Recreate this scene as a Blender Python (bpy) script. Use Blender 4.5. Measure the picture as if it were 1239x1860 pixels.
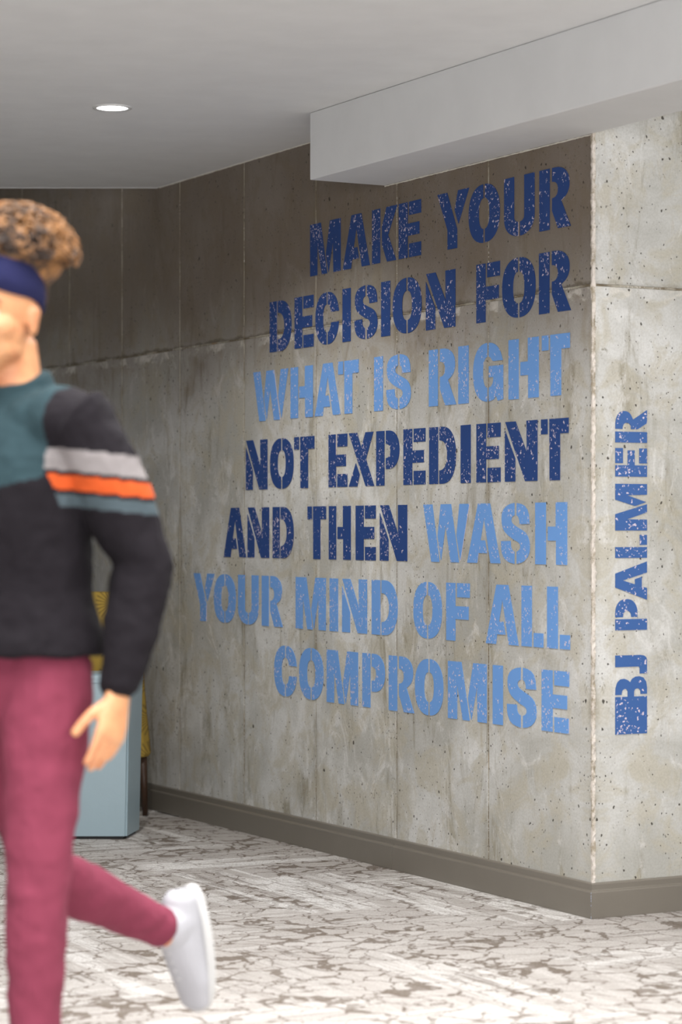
import bpy, bmesh, math, random
from mathutils import Vector, Matrix, noise as mnoise
from mathutils.geometry import tessellate_polygon

for o in list(bpy.data.objects):
    bpy.data.objects.remove(o)
sc = bpy.context.scene
COL = sc.collection

# ------------------------------------------------------------------ camera, world, lights, exposure
W_PX, H_PX = 1239.0, 1860.0
FPX, CX, HOR, CH = 4427.0, 619.5, 960.0, 1.2          # focal length (px), centre, horizon row, camera height
cam_d = bpy.data.cameras.new('camera')
cam = bpy.data.objects.new('camera', cam_d)
COL.objects.link(cam)
cam.location = (0, 0, CH)
cam.rotation_euler = (math.radians(90), 0, 0)
cam_d.sensor_fit = 'HORIZONTAL'
cam_d.sensor_width = 24.0
cam_d.lens = FPX / W_PX * 24.0
cam_d.shift_x = 0.0
cam_d.shift_y = (HOR - H_PX / 2) / W_PX
cam_d.clip_start = 0.1
cam_d.clip_end = 100
cam_d.dof.use_dof = True
cam_d.dof.focus_distance = 8.3
cam_d.dof.aperture_fstop = 2.8
sc.camera = cam

world = bpy.data.worlds.new('world')
sc.world = world
world.use_nodes = True
bgn = world.node_tree.nodes['Background']
bgn.inputs[0].default_value = (0.93, 0.96, 1.0, 1)
bgn.inputs[1].default_value = 0.9

sc.view_settings.view_transform = 'Standard'
sc.view_settings.look = 'None'
sc.view_settings.gamma = 1.0
sc.view_settings.use_curve_mapping = False
sc.view_settings.exposure = 0.0


def area_light(name, loc, target, sx, sy, power, color=(1, 1, 1), spread=180):
    d = bpy.data.lights.new(name, 'AREA')
    d.shape = 'RECTANGLE'
    d.size, d.size_y = sx, sy
    d.energy = power
    d.color = color
    d.spread = math.radians(spread)
    o = bpy.data.objects.new(name, d)
    COL.objects.link(o)
    o.location = loc
    o.rotation_euler = (Vector(target) - Vector(loc)).to_track_quat('-Z', 'Y').to_euler()
    return o

# daylight from the glazed front behind the camera, and the rows of ceiling lamps before the first one in view
area_light('window_light', (0.6, -2.6, 1.5), (0.4, 7.0, 1.25), 6.5, 2.5, 335, (1.0, 0.995, 0.985))
area_light('ceiling_lamps', (-0.45, 3.9, 2.62), (-0.45, 3.9, 0), 2.2, 4.2, 140, (1.0, 0.99, 0.98), 118)
area_light('side_lamps', (3.6, 4.6, 2.9), (1.6, 7.6, 1.6), 1.6, 1.6, 60, (1.0, 0.985, 0.97))

# ------------------------------------------------------------------ geometry of the place
rnd = random.Random(7)
XV = -1776.0
A = Vector(((XV - CX) / FPX, 1.0, 0)).normalized()        # along the left wall, away from the corner
B = Vector((A.y, -A.x, 0))                                # along the right wall, away from the corner
NA, NB = -B, -A                                           # outward normals of the two walls
P = Vector(((1077 - CX) * CH / 707.0, FPX * CH / 707.0, 0))  # the corner on the floor
TF = 707.0 / (1077 - XV)
CEIL = CH * (1 + 620.0 / 512.0)
SOFF = 2.418
JOINT = 1.952
PW = 0.61
WALL_H = 3.4


def uA(x):
    k = (x - CX) / FPX
    return (k * P.y - P.x) / (A.x - k * A.y)


def uB(x):
    k = (x - CX) / FPX
    return (k * P.y - P.x) / (B.x - k * B.y)


def zA(t):                                                # t = (horizon - y) / distance from the vanishing point
    return CH * (1 + t / TF)


def pA(u, z, d=0.0):
    return P + A * u + NA * d + Vector((0, 0, z))


def pB(v, z, d=0.0):
    return P + B * v + NB * d + Vector((0, 0, z))


# ------------------------------------------------------------------ node helpers and materials
def new_mat(name):
    m = bpy.data.materials.new(name)
    m.use_nodes = True
    nt = m.node_tree
    bs = nt.nodes['Principled BSDF']
    return m, nt, bs


def srgb(r, g, b):
    f = lambda c: (c / 255 / 12.92) if c / 255 <= 0.04045 else ((c / 255 + 0.055) / 1.055) ** 2.4
    return (f(r), f(g), f(b), 1)


class N:
    def __init__(s, nt):
        s.nt = nt

    def n(s, typ, ins=None, **kw):
        nd = s.nt.nodes.new(typ)
        for k, v in kw.items():
            setattr(nd, k, v)
        for k, v in (ins or {}).items():
            if isinstance(v, bpy.types.NodeSocket):
                s.nt.links.new(v, nd.inputs[k])
            else:
                nd.inputs[k].default_value = v
        return nd

    def math(s, op, a, b=0.0, c=None, clamp=False):
        nd = s.nt.nodes.new('ShaderNodeMath')
        nd.operation = op
        nd.use_clamp = clamp
        for i, v in enumerate((a, b) if c is None else (a, b, c)):
            if isinstance(v, bpy.types.NodeSocket):
                s.nt.links.new(v, nd.inputs[i])
            else:
                nd.inputs[i].default_value = v
        return nd.outputs[0]

    def noise(s, vec, scale, detail=4, rough=0.55, dist=0.0):
        return s.n('ShaderNodeTexNoise', {'Vector': vec, 'Scale': scale, 'Detail': detail, 'Roughness': rough, 'Distortion': dist}).outputs[0]

    def ramp(s, v, lo, hi, smooth=True):
        nd = s.nt.nodes.new('ShaderNodeMapRange')
        nd.interpolation_type = 'SMOOTHSTEP' if smooth else 'LINEAR'
        s.nt.links.new(v, nd.inputs['Value'])
        nd.inputs['From Min'].default_value = lo
        nd.inputs['From Max'].default_value = hi
        return nd.outputs[0]

    def mix(s, fac, a, b, mode='MIX'):
        nd = s.nt.nodes.new('ShaderNodeMix')
        nd.data_type = 'RGBA'
        nd.blend_type = mode
        for k, v in ((0, fac), (6, a), (7, b)):
            if isinstance(v, bpy.types.NodeSocket):
                s.nt.links.new(v, nd.inputs[k])
            else:
                nd.inputs[k].default_value = v
        return nd.outputs[2]

    def scale(s, vec, x, y, z=1.0):
        return s.n('ShaderNodeMapping', {'Vector': vec, 'Scale': (x, y, z)}).outputs[0]


def plain(name, col, rough=0.5, metal=0.0, bump=0.0, bscale=200, spec=None):
    m, nt, bs = new_mat(name)
    h = N(nt)
    bs.inputs['Roughness'].default_value = rough
    bs.inputs['Metallic'].default_value = metal
    if spec is not None:
        bs.inputs['Specular IOR Level'].default_value = spec
    tc = h.n('ShaderNodeTexCoord').outputs['Object']
    v = h.noise(tc, 6.0, 3)
    c2 = tuple(min(1, c * 0.88) for c in col[:3]) + (1,)
    nt.links.new(h.mix(v, col, c2), bs.inputs['Base Color'])
    if bump:
        b = h.n('ShaderNodeBump', {'Height': h.noise(tc, bscale, 3), 'Strength': bump, 'Distance': 0.002})
        nt.links.new(b.outputs[0], bs.inputs['Normal'])
    return m


def concrete_mat(name, warm=0.0):
    m, nt, bs = new_mat(name)
    h = N(nt)
    uv = h.n('ShaderNodeUVMap', uv_map='uv').outputs[0]
    rndv = h.n('ShaderNodeObjectInfo').outputs['Random']
    big = h.noise(uv, 1.6, 5, 0.6, 0.4)
    mid = h.noise(uv, 7.0, 6, 0.65, 0.8)
    streak = h.noise(h.scale(uv, 4.0, 0.8), 2.4, 7, 0.7, 0.9)
    drip = h.noise(h.scale(uv, 12.0, 1.5), 1.6, 6, 0.7, 0.7)
    fine = h.noise(uv, 130, 4, 0.7)
    grain = h.noise(uv, 420, 2, 0.7)
    col = h.mix(h.ramp(big, 0.36, 0.64), srgb(178, 177, 171), srgb(218, 218, 216))
    col = h.mix(h.math('MULTIPLY', h.ramp(mid, 0.44, 0.62), 0.6), col, srgb(186, 179, 160))
    col = h.mix(h.math('MULTIPLY', h.ramp(streak, 0.52, 0.72), 0.7), col, srgb(136, 128, 106))
    col = h.mix(h.math('MULTIPLY', h.ramp(drip, 0.58, 0.76), 0.4), col, srgb(172, 156, 124))
    # pale bloom
    blo = h.noise(h.scale(uv, 3.0, 1.6), 2.2, 8, 0.75, 1.4)
    col = h.mix(h.math('MULTIPLY', h.ramp(blo, 0.52, 0.66), 0.6), col, srgb(228, 227, 225))
    smu = h.noise(h.scale(uv, 1.6, 1.0), 16.0, 5, 0.75, 1.6)
    col = h.mix(h.math('MULTIPLY', h.ramp(smu, 0.58, 0.70), h.math('MULTIPLY_ADD', h.ramp(h.noise(uv, 1.1, 3), 0.44, 0.58), 0.6, 0.12)), col, srgb(112, 104, 82))
    # per panel tone
    tone = h.math('MULTIPLY_ADD', rndv, 0.16, 0.9)
    tn = h.n('ShaderNodeCombineColor', {'Red': tone, 'Green': tone, 'Blue': tone}).outputs[0]
    col = h.mix(1.0, col, tn, 'MULTIPLY')
    # upper lift: brown stain plus painted-in shade above the lamp beams (v is the height)
    sep = h.n('ShaderNodeSeparateXYZ', {'Vector': uv})
    if warm:
        wob = h.math('MULTIPLY_ADD', big, 0.9, sep.outputs[1])
        up = h.math('MULTIPLY', h.ramp(wob, 1.95, 2.65), warm)
        col = h.mix(up, col, srgb(102, 86, 70))
    # whitish and rust efflorescence by the horizontal joint
    dj = h.math('ABSOLUTE', h.math('SUBTRACT', sep.outputs[1], JOINT - 0.016))
    efn = h.noise(h.scale(uv, 1.0, 1.6), 15, 6, 0.75)
    ef = h.math('MULTIPLY', h.ramp(h.math('MULTIPLY_ADD', efn, 0.11, h.math('MULTIPLY', dj, -1.0)), 0.030, 0.046), h.math('MULTIPLY_ADD', h.ramp(mid, 0.46, 0.6), 0.5, 0.05))
    col = h.mix(ef, col, srgb(232, 228, 222))
    dj2 = h.math('ABSOLUTE', h.math('SUBTRACT', sep.outputs[1], JOINT + 0.006))
    col = h.mix(h.math('MULTIPLY', h.ramp(h.math('MULTIPLY_ADD', mid, 0.05, h.math('MULTIPLY', dj2, -1.0)), 0.014, 0.026), 0.65 if warm else 0.22), col, srgb(84, 74, 58))
    # patchy darker brown beside the vertical joints
    fu = h.math('PINGPONG', h.math('ADD', sep.outputs[0], 6.1), 0.305)
    js = h.ramp(h.math('MULTIPLY_ADD', mid, 0.05, h.math('MULTIPLY', fu, -1.0)), -0.005, 0.030)
    col = h.mix(h.math('MULTIPLY', js, h.math('MULTIPLY', h.ramp(h.noise(h.scale(uv, 1.0, 1.0), 2.3, 3), 0.42, 0.60), 0.5)), col, srgb(112, 102, 80))
    col = h.mix(h.math('MULTIPLY', h.ramp(fine, 0.35, 0.75), 0.22), col, srgb(110, 104, 92))
    col = h.mix(h.math('MULTIPLY', h.ramp(grain, 0.62, 0.75), 0.35), col, srgb(232, 230, 226))
    # bug holes
    pw = h.n('ShaderNodeTexNoise', {'Vector': uv, 'Scale': 90.0, 'Detail': 2.0}).outputs['Color']
    pv = h.n('ShaderNodeVectorMath', {0: uv, 1: h.n('ShaderNodeVectorMath', {0: pw, 'Scale': 0.010}, operation='SCALE').outputs[0]}, operation='ADD').outputs[0]
    clus = h.math('MULTIPLY_ADD', h.ramp(h.noise(uv, 3.3, 2), 0.40, 0.65), 0.45, 0.14)
    pits = None
    for sc_, rr_, kk_ in ((22.0, 0.15, 0.55), (48.0, 0.20, 1.0), (95.0, 0.24, 1.0)):
        vo = h.n('ShaderNodeTexVoronoi', {'Vector': h.scale(pv, 1.0, 0.75), 'Scale': sc_, 'Randomness': 1.0})
        sel = h.n('ShaderNodeSeparateColor', {'Color': vo.outputs['Color']})
        thr = h.math('MULTIPLY', h.math('MULTIPLY_ADD', sel.outputs[0], 0.75, 0.25), rr_)
        on = h.math('LESS_THAN', sel.outputs[1], h.math('MULTIPLY', clus, kk_))
        q = h.math('MULTIPLY', h.ramp(h.math('SUBTRACT', thr, vo.outputs['Distance']), 0.0, 0.03), on)
        pits = q if pits is None else h.math('MAXIMUM', pits, q)
    col = h.mix(h.math('MULTIPLY', pits, 0.9), col, srgb(52, 46, 38))
    nt.links.new(col, bs.inputs['Base Color'])
    bs.inputs['Roughness'].default_value = 0.62
    bs.inputs['Specular IOR Level'].default_value = 0.35
    hgt = h.math('ADD', h.math('MULTIPLY', fine, 0.25), h.math('MULTIPLY', mid, 0.9))
    hgt = h.math('ADD', hgt, h.math('MULTIPLY', streak, 0.6))
    hgt = h.math('SUBTRACT', hgt, h.math('MULTIPLY', pits, 1.2))
    bp = h.n('ShaderNodeBump', {'Height': hgt, 'Strength': 0.55, 'Distance': 0.004})
    nt.links.new(bp.outputs[0], bs.inputs['Normal'])
    return m


def paint_mat(name, col):
    m, nt, bs = new_mat(name)
    h = N(nt)
    uv = h.n('ShaderNodeUVMap', uv_map='uv').outputs[0]
    patch = h.noise(uv, 5.5, 3, 0.6, 0.3)
    w = h.n('ShaderNodeTexNoise', {'Vector': uv, 'Scale': 75.0, 'Detail': 3.0}).outputs['Color']
    wv = h.n('ShaderNodeVectorMath', {0: uv, 1: h.n('ShaderNodeVectorMath', {0: w, 'Scale': 0.030}, operation='SCALE').outputs[0]}, operation='ADD').outputs[0]
    vo = h.n('ShaderNodeTexVoronoi', {'Vector': h.scale(wv, 1.0, 0.8), 'Scale': 100.0, 'Randomness': 1.0})
    sel = h.n('ShaderNodeSeparateColor', {'Color': vo.outputs['Color']})
    den = h.ramp(patch, 0.40, 0.70, False)
    on = h.math('LESS_THAN', sel.outputs[0], h.math('MULTIPLY_ADD', den, 0.95, 0.06))
    chip = h.math('MULTIPLY', h.ramp(h.math('SUBTRACT', h.math('MULTIPLY_ADD', sel.outputs[1], 0.22, 0.20), vo.outputs['Distance']), 0.0, 0.05), on)
    tint = h.noise(uv, 2.0, 2)
    base = h.mix(h.math('MULTIPLY', tint, 0.4), col, tuple(c * 0.8 for c in col[:3]) + (1,))
    c = h.mix(h.math('MULTIPLY', chip, 0.92), base, srgb(216, 203, 214))
    nt.links.new(c, bs.inputs['Base Color'])
    bs.inputs['Roughness'].default_value = 0.55
    bs.inputs['Specular IOR Level'].default_value = 0.3
    hgt = h.math('ADD', h.math('MULTIPLY', chip, -0.5), h.math('MULTIPLY', h.noise(uv, 90, 3), 0.5))
    bp = h.n('ShaderNodeBump', {'Height': hgt, 'Strength': 0.25, 'Distance': 0.002})
    nt.links.new(bp.outputs[0], bs.inputs['Normal'])
    return m


def carpet_mat(name):
    m, nt, bs = new_mat(name)
    h = N(nt)
    obj = h.n('ShaderNodeTexCoord').outputs['Object']        # each plank: x runs along its length
    geo = h.n('ShaderNodeNewGeometry').outputs['Position']
    r = h.n('ShaderNodeObjectInfo').outputs['Random']
    off = h.n('ShaderNodeCombineXYZ', {'X': h.math('MULTIPLY', r, 37.0), 'Y': h.math('MULTIPLY', r, 91.0), 'Z': 0.0}).outputs[0]
    loc = h.n('ShaderNodeVectorMath', {0: obj, 1: off}, operation='ADD').outputs[0]
    # cracked network, continuous over the floor
    dn = h.n('ShaderNodeTexNoise', {'Vector': geo, 'Scale': 5.0, 'Detail': 4.0, 'Roughness': 0.6}).outputs['Color']
    gv = h.n('ShaderNodeVectorMath', {0: geo, 1: h.n('ShaderNodeVectorMath', {0: dn, 'Scale': 0.22}, operation='SCALE').outputs[0]}, operation='ADD').outputs[0]
    vo = h.n('ShaderNodeTexVoronoi', {'Vector': gv, 'Scale': 9.0, 'Randomness': 1.0}, feature='DISTANCE_TO_EDGE')
    rag = h.noise(geo, 110, 3, 0.8)
    wid = h.math('MULTIPLY_ADD', h.ramp(h.noise(geo, 4.0, 4, 0.65), 0.46, 0.70), 0.13, 0.0)
    wid = h.math('MULTIPLY_ADD', rag, 0.05, h.math('ADD', wid, 0.0))
    crack = h.ramp(h.math('SUBTRACT', wid, vo.outputs['Distance']), -0.006, 0.014)
    # streaks along the plank
    st = h.noise(h.scale(loc, 2.4, 85.0, 1.0), 1.0, 6, 0.75, 0.3)
    st2 = h.noise(h.scale(loc, 1.5, 26.0, 1.0), 1.0, 5, 0.65, 0.4)
    area = h.ramp(h.noise(loc, 2.2, 2), 0.42, 0.60)
    streak = h.math('MULTIPLY', h.ramp(h.math('MULTIPLY_ADD', st2, 0.5, st), 0.80, 0.88), area)
    # planks are bleached by different amounts
    bleach = h.ramp(r, 0.25, 0.8, False)
    wh = h.math('MULTIPLY', h.ramp(h.noise(h.scale(loc, 1.2, 12.0, 1.0), 1.0, 4, 0.65), 0.44, 0.58), h.math('MULTIPLY_ADD', bleach, 0.8, 0.2))
    crk = h.math('MULTIPLY', crack, h.math('MULTIPLY_ADD', wh, -0.6, 1.0))
    pile = h.noise(geo, 300, 2, 0.8)
    gp = h.noise(geo, 130, 3, 0.8)
    base = h.mix(wh, srgb(184, 179, 175), srgb(228, 226, 224))
    base = h.mix(h.math('MULTIPLY', h.ramp(gp, 0.42, 0.60), 0.5), base, srgb(146, 138, 132))
    dark = h.mix(pile, srgb(84, 73, 66), srgb(138, 128, 118))
    mask = h.math('MAXIMUM', crk, h.math('MULTIPLY', streak, 0.8))
    mask = h.math('MULTIPLY', mask, h.ramp(gp, 0.22, 0.48))
    col = h.mix(mask, base, dark)
    col = h.mix(h.math('MULTIPLY', h.ramp(pile, 0.52, 0.68), 0.5), col, srgb(112, 104, 98))
    nt.links.new(col, bs.inputs['Base Color'])
    bs.inputs['Roughness'].default_value = 0.95
    bs.inputs['Specular IOR Level'].default_value = 0.1
    hh = h.math('ADD', h.math('MULTIPLY', pile, 1.0), h.math('MULTIPLY', mask, -0.8))
    bp = h.n('ShaderNodeBump', {'Height': hh, 'Strength': 0.6, 'Distance': 0.004})
    nt.links.new(bp.outputs[0], bs.inputs['Normal'])
    return m


def emit_mat(name, col, s):
    m, nt, bs = new_mat(name)
    bs.inputs['Base Color'].default_value = col
    bs.inputs['Emission Color'].default_value = col
    bs.inputs['Emission Strength'].default_value = s
    return m


M_CON_A = concrete_mat('concrete_left', 0.85)
M_CON_B = concrete_mat('concrete_right', 0.0)
M_CEIL = plain('ceiling_paint', srgb(238, 239, 240), 0.85, bump=0.05, bscale=60)
M_CEIL_DIM = plain('ceiling_paint_dimmed', srgb(222, 223, 224), 0.85, bump=0.05, bscale=60)  # ceiling plaster again, its dimmer light put into a darker colour
M_NAVY = paint_mat('navy_paint', srgb(40, 70, 130))
M_SKYB = paint_mat('sky_blue_paint', srgb(114, 163, 228))
M_ROYAL = paint_mat('royal_blue_paint', srgb(62, 98, 158))
M_CARPET = carpet_mat('carpet')
M_BASE = plain('baseboard_vinyl', srgb(122, 116, 107), 0.30, bump=0.05, bscale=30)
M_TRIM = plain('lamp_trim', srgb(225, 225, 225), 0.4)
M_LAMP = emit_mat('lamp_lens', (1, 0.99, 0.97, 1), 9.0)
M_CAULK = plain('caulk', srgb(226, 222, 212), 0.8)

# ------------------------------------------------------------------ mesh helpers


def link_mesh(name, bm, mats, parent=None, smooth=False):
    me = bpy.data.meshes.new(name)
    bm.normal_update()
    bm.to_mesh(me)
    bm.free()
    for m in (mats if isinstance(mats, (list, tuple)) else [mats]):
        me.materials.append(m)
    if smooth:
        for p in me.polygons:
            p.use_smooth = True
    o = bpy.data.objects.new(name, me)
    COL.objects.link(o)
    if parent:
        o.parent = parent
    return o


def empty(name, loc=(0, 0, 0), parent=None):
    o = bpy.data.objects.new(name, None)
    o.empty_display_size = 0.1
    COL.objects.link(o)
    o.location = loc
    if parent:
        o.parent = parent
    return o


def tag(o, label=None, cat=None, group=None, kind=None):
    if label: o['label'] = label
    if cat: o['category'] = cat
    if group: o['group'] = group
    if kind: o['kind'] = kind
    return o


def wall_box(u0, u1, z0, z1, d0, d1, pf, bm=None, bevel=0.0):
    """box in wall coordinates with metre UVs"""
    own = bm or bmesh.new()
    uvl = own.loops.layers.uv.get('uv') or own.loops.layers.uv.new('uv')
    q = [(u0, z0), (u1, z0), (u1, z1), (u0, z1)]
    fr = [own.verts.new(pf(u, z, d1)) for u, z in q]
    bk = [own.verts.new(pf(u, z, d0)) for u, z in q]
    for vs, uvs in [(fr, q), (bk[::-1], q[::-1])] + [([fr[i], bk[i], bk[(i + 1) % 4], fr[(i + 1) % 4]], [q[i], q[i], q[(i + 1) % 4], q[(i + 1) % 4]]) for i in range(4)]:
        f = own.faces.new(vs)
        for l, w in zip(f.loops, uvs):
            l[uvl].uv = w
    bmesh.ops.recalc_face_normals(own, faces=own.faces)
    if bevel:
        bmesh.ops.bevel(own, geom=[e for e in own.edges], offset=bevel, segments=1, affect='EDGES')
    return own


def box_bm(x0, x1, y0, y1, z0, z1, bm=None):
    own = bm or bmesh.new()
    r = bmesh.ops.create_cube(own, size=1.0)
    for v in r['verts']:
        v.co = Vector(((x0 + x1) / 2 + v.co.x * (x1 - x0), (y0 + y1) / 2 + v.co.y * (y1 - y0), (z0 + z1) / 2 + v.co.z * (z1 - z0)))
    return own


# ------------------------------------------------------------------ floor
fl = link_mesh('floor', box_bm(-6, 7, -3, 16, -0.1, -0.004), M_CARPET)
tag(fl, kind='structure')
# carpet planks in herringbone, aligned with the walls
PL, PWD = 1.0, 0.25
pb = box_bm(0.0006, PL - 0.0006, 0.0006, PWD - 0.0006, -0.004, 0.0)
bmesh.ops.bevel(pb, geom=[e for e in pb.edges if all(v.co.z > -0.001 for v in e.verts)], offset=0.0008, segments=1, affect='EDGES')
plank_me = bpy.data.meshes.new('carpet_plank')
pb.to_mesh(plank_me)
pb.free()
plank_me.materials.append(M_CARPET)
angA = math.atan2(A.y, A.x)
ni = 0
for k in range(-60, 60):
    for mm in range(-10, 10):
        for kind in (0, 1):
            ox, oy = k * PWD + mm * 2 * PL, k * PWD
            if kind == 0:
                cx_, cy_ = ox + PL / 2, oy + PWD / 2
                org, ang = (ox, oy), 0.0
            else:
                cx_, cy_ = ox + PL + PWD / 2, oy + PWD - PL / 2
                org, ang = (ox + PL + PWD, oy + PWD - PL), math.pi / 2
            c = P + A * cx_ + B * (-cy_)
            if not (5.2 < c.y < 11.3 and abs(c.x) < 0.175 * c.y + 0.75):
                continue
            if NA.dot(c - P) < -0.25 and NB.dot(c - P) < -0.25:   # under the walls
                continue
            o = bpy.data.objects.new('carpet_plank', plank_me)
            COL.objects.link(o)
            w = P + A * org[0] + B * (-org[1])
            o.location = (w.x, w.y, 0.0)
            # plank frame: x = A, y = -B (right handed)
            o.rotation_euler = (0, 0, angA + ang)
            o.parent = fl
            ni += 1
print('planks', ni)

# ------------------------------------------------------------------ ceiling and bulkhead
edgeY = FPX * (CEIL - CH) / 619.0
bend = P + A * uA(290)                         # where the ceiling edge meets the left wall
s_end = None
corner_px = (563 - CX) / FPX
yb = FPX * (SOFF - CH) / (HOR - 327.0)
BK0 = Vector((corner_px * yb, yb, 0))          # outer lower corner of the bulkhead end
bw = (BK0 - P).dot(NA)
bu = (BK0 - P).dot(A)
print('bulkhead width', bw, 'u', bu, 'ceil', CEIL, 'edge', edgeY, 'panel check', uA(885), uA(718))


def prism(poly, z0, z1):
    bm = bmesh.new()
    lo = [bm.verts.new((p[0], p[1], z0)) for p in poly]
    hi = [bm.verts.new((p[0], p[1], z1)) for p in poly]
    bm.faces.new(lo[::-1]); bm.faces.new(hi)
    n = len(poly)
    for i in range(n):
        bm.faces.new([lo[i], lo[(i + 1) % n], hi[(i + 1) % n], hi[i]])
    bmesh.ops.recalc_face_normals(bm, faces=bm.faces)
    return bm


# ceiling outline: left side up to the far edge, along the wall, then along the inner face of the bulkhead line
e1 = Vector((bend.x, edgeY, 0))
near = P - A * 11.5
ce = link_mesh('ceiling', prism([(-6, -3), (-6, edgeY), (e1.x, edgeY), (P.x, P.y), (near.x, near.y)], CEIL, CEIL + 0.15), M_CEIL)
tag(ce, kind='structure')
up = link_mesh('ceiling', prism([(-6, edgeY + 0.001), (-6, 16), (7, 16), (7, -3), (near.x + 0.15, -3), (P.x + 0.02, P.y), (e1.x + 0.3, edgeY + 0.001)], WALL_H, WALL_H + 0.1), M_CEIL)
tag(up, kind='structure')
bm = bmesh.new()
bu_pts = [P + A * bu + NA * bw, P + A * bu, P - A * 9.5, P - A * 9.5 + NA * bw]
bm.free()
bh = link_mesh('trim_1', prism([(v.x, v.y) for v in bu_pts], SOFF, CEIL - 0.001), M_CEIL_DIM)
bh.name = 'trim_1'
tag(bh, kind='structure')
bv = bh.modifiers.new('edge', 'BEVEL'); bv.width = 0.003; bv.segments = 2
# fascia that closes the step between the low ceiling, beyond the bulkhead, and the higher one on the right
fa = link_mesh('trim_2', prism([(v.x, v.y) for v in (P - A * 0.02, P - A * 9.5, P - A * 9.5 + B * 0.03, P - A * 0.02 + B * 0.03)], CEIL, WALL_H), M_CEIL)
tag(fa, kind='structure')
# slim metal edge bead of the ceiling
eb = link_mesh('trim_3', box_bm(-6, e1.x - 0.003, edgeY, edgeY + 0.012, CEIL - 0.0015, CEIL + 0.02), M_TRIM)
tag(eb, kind='structure')

# ------------------------------------------------------------------ walls of cast concrete panels
LEN_A, LEN_B = 8.54, 5.49
wa = link_mesh('wall_left', wall_box(0.006, LEN_A, 0, WALL_H, -0.30, -0.006, pA), M_CON_A)
tag(wa, kind='structure')
wb = link_mesh('wall_right', wall_box(0.306, LEN_B, 0, WALL_H, -0.30, -0.006, pB), M_CON_B)
tag(wb, kind='structure')


def seam_strip(pf, u0, z0, u1, z1, w, amp, parent, name='panel_seam', seed=1, lift=0.0, matl=None):
    """rough bead of set cement along a joint"""
    r = random.Random(seed)
    bm = bmesh.new()
    L = math.hypot(u1 - u0, z1 - z0)
    n = int(L / 0.012)
    du, dz = (u1 - u0) / L, (z1 - z0) / L
    uvl = bm.loops.layers.uv.new('uv')
    rows = []
    for i in range(n + 1):
        s = L * i / n
        a = 0.6 + 0.5 * mnoise.noise(Vector((s * 14, seed, 0)))
        row = []
        for j, (o, d) in enumerate(((-0.5, -0.008), (-0.3, 0.4), (0.0, 1.0), (0.3, 0.5), (0.5, -0.008))):
            oo = o * w * (0.8 + 0.5 * a) + (r.random() - 0.5) * w * 0.25
            dd = d * amp * a * r.uniform(0.5, 1.2) + lift if d > 0 else d
            u, z = u0 + du * s - dz * oo, z0 + dz * s + du * oo
            row.append((bm.verts.new(pf(u, z, dd)), (u, z)))
        rows.append(row)
    for i in range(n):
        for j in range(4):
            q = [rows[i][j], rows[i + 1][j], rows[i + 1][j + 1], rows[i][j + 1]]
            f = bm.faces.new([v for v, _ in q])
            for l, (_, t) in zip(f.loops, q):
                l[uvl].uv = t
    return link_mesh(name, bm, matl or M_SEAM, parent)


def seam_mat():
    m, nt, bs = new_mat('seam_cement')
    h = N(nt)
    uv = h.n('ShaderNodeUVMap', uv_map='uv').outputs[0]
    a = h.noise(uv, 9, 4)
    b = h.noise(uv, 140, 3, 0.7)
    c = h.mix(h.ramp(a, 0.40, 0.60), srgb(168, 162, 148), srgb(112, 100, 80))
    c = h.mix(h.math('MULTIPLY', h.ramp(b, 0.52, 0.66), h.math('MULTIPLY', h.ramp(h.noise(uv, 6.0, 3), 0.42, 0.6), 0.8)), c, srgb(236, 233, 228))
    c = h.mix(h.math('MULTIPLY', h.ramp(h.noise(uv, 60, 3), 0.62, 0.68), 0.7), c, srgb(70, 60, 48))
    c = h.mix(h.math('MULTIPLY', h.ramp(h.noise(uv, 3.5, 3), 0.60, 0.72), 0.6), c, srgb(176, 124, 60))
    nt.links.new(c, bs.inputs['Base Color'])
    bs.inputs['Roughness'].default_value = 0.75
    bp = h.n('ShaderNodeBump', {'Height': b, 'Strength': 0.6, 'Distance': 0.003})
    nt.links.new(bp.outputs[0], bs.inputs['Normal'])
    return m


M_SEAM = seam_mat()
M_ARRIS = plain('pale_arris', srgb(214, 208, 200), 0.8, bump=0.8, bscale=160)
_nt = M_ARRIS.node_tree; _h = N(_nt)
_g = _h.n('ShaderNodeTexCoord').outputs['Object']
_nt.links.new(_h.mix(_h.ramp(_h.noise(_g, 22, 6, 0.8), 0.42, 0.62), srgb(216, 208, 200), srgb(158, 147, 128)), _nt.nodes['Principled BSDF'].inputs['Base Color'])
G = 0.0035
for i in range(14):
    u0, u1 = i * PW, (i + 1) * PW
    for (z0, z1) in ((0.0, JOINT), (JOINT, WALL_H)):
        dd = rnd.uniform(-0.001, 0.001)
        link_mesh('concrete_panel', wall_box(u0 + G, u1 - G, z0 + (G if z0 else 0), z1 - (G if not z0 else 0), -0.010, dd * 0.6, pA, bevel=0.0015), M_CON_A, wa)
    if i:
        seam_strip(pA, u0, 0.05, u0, WALL_H - 0.5, 0.0058, 0.0024, wa, seed=i, lift=-0.0015)
seam_strip(pA, 0.01, JOINT, LEN_A, JOINT, 0.009, 0.004, wa, seed=50, lift=-0.001)
for i in range(9):
    u0, u1 = i * PW, (i + 1) * PW
    for (z0, z1) in ((0.0, JOINT), (JOINT, WALL_H)):
        link_mesh('concrete_panel', wall_box(u0 + G, u1 - G, z0 + (G if z0 else 0), z1 - (G if not z0 else 0), -0.010, 0.0, pB, bevel=0.0015), M_CON_B, wb)
    if i:
        seam_strip(pB, u0, 0.05, u0, WALL_H, 0.009, 0.0028, wb, seed=70 + i, lift=-0.0015)
seam_strip(pB, 0.01, JOINT, LEN_B, JOINT, 0.009, 0.003, wb, seed=90, lift=-0.001)


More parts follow.
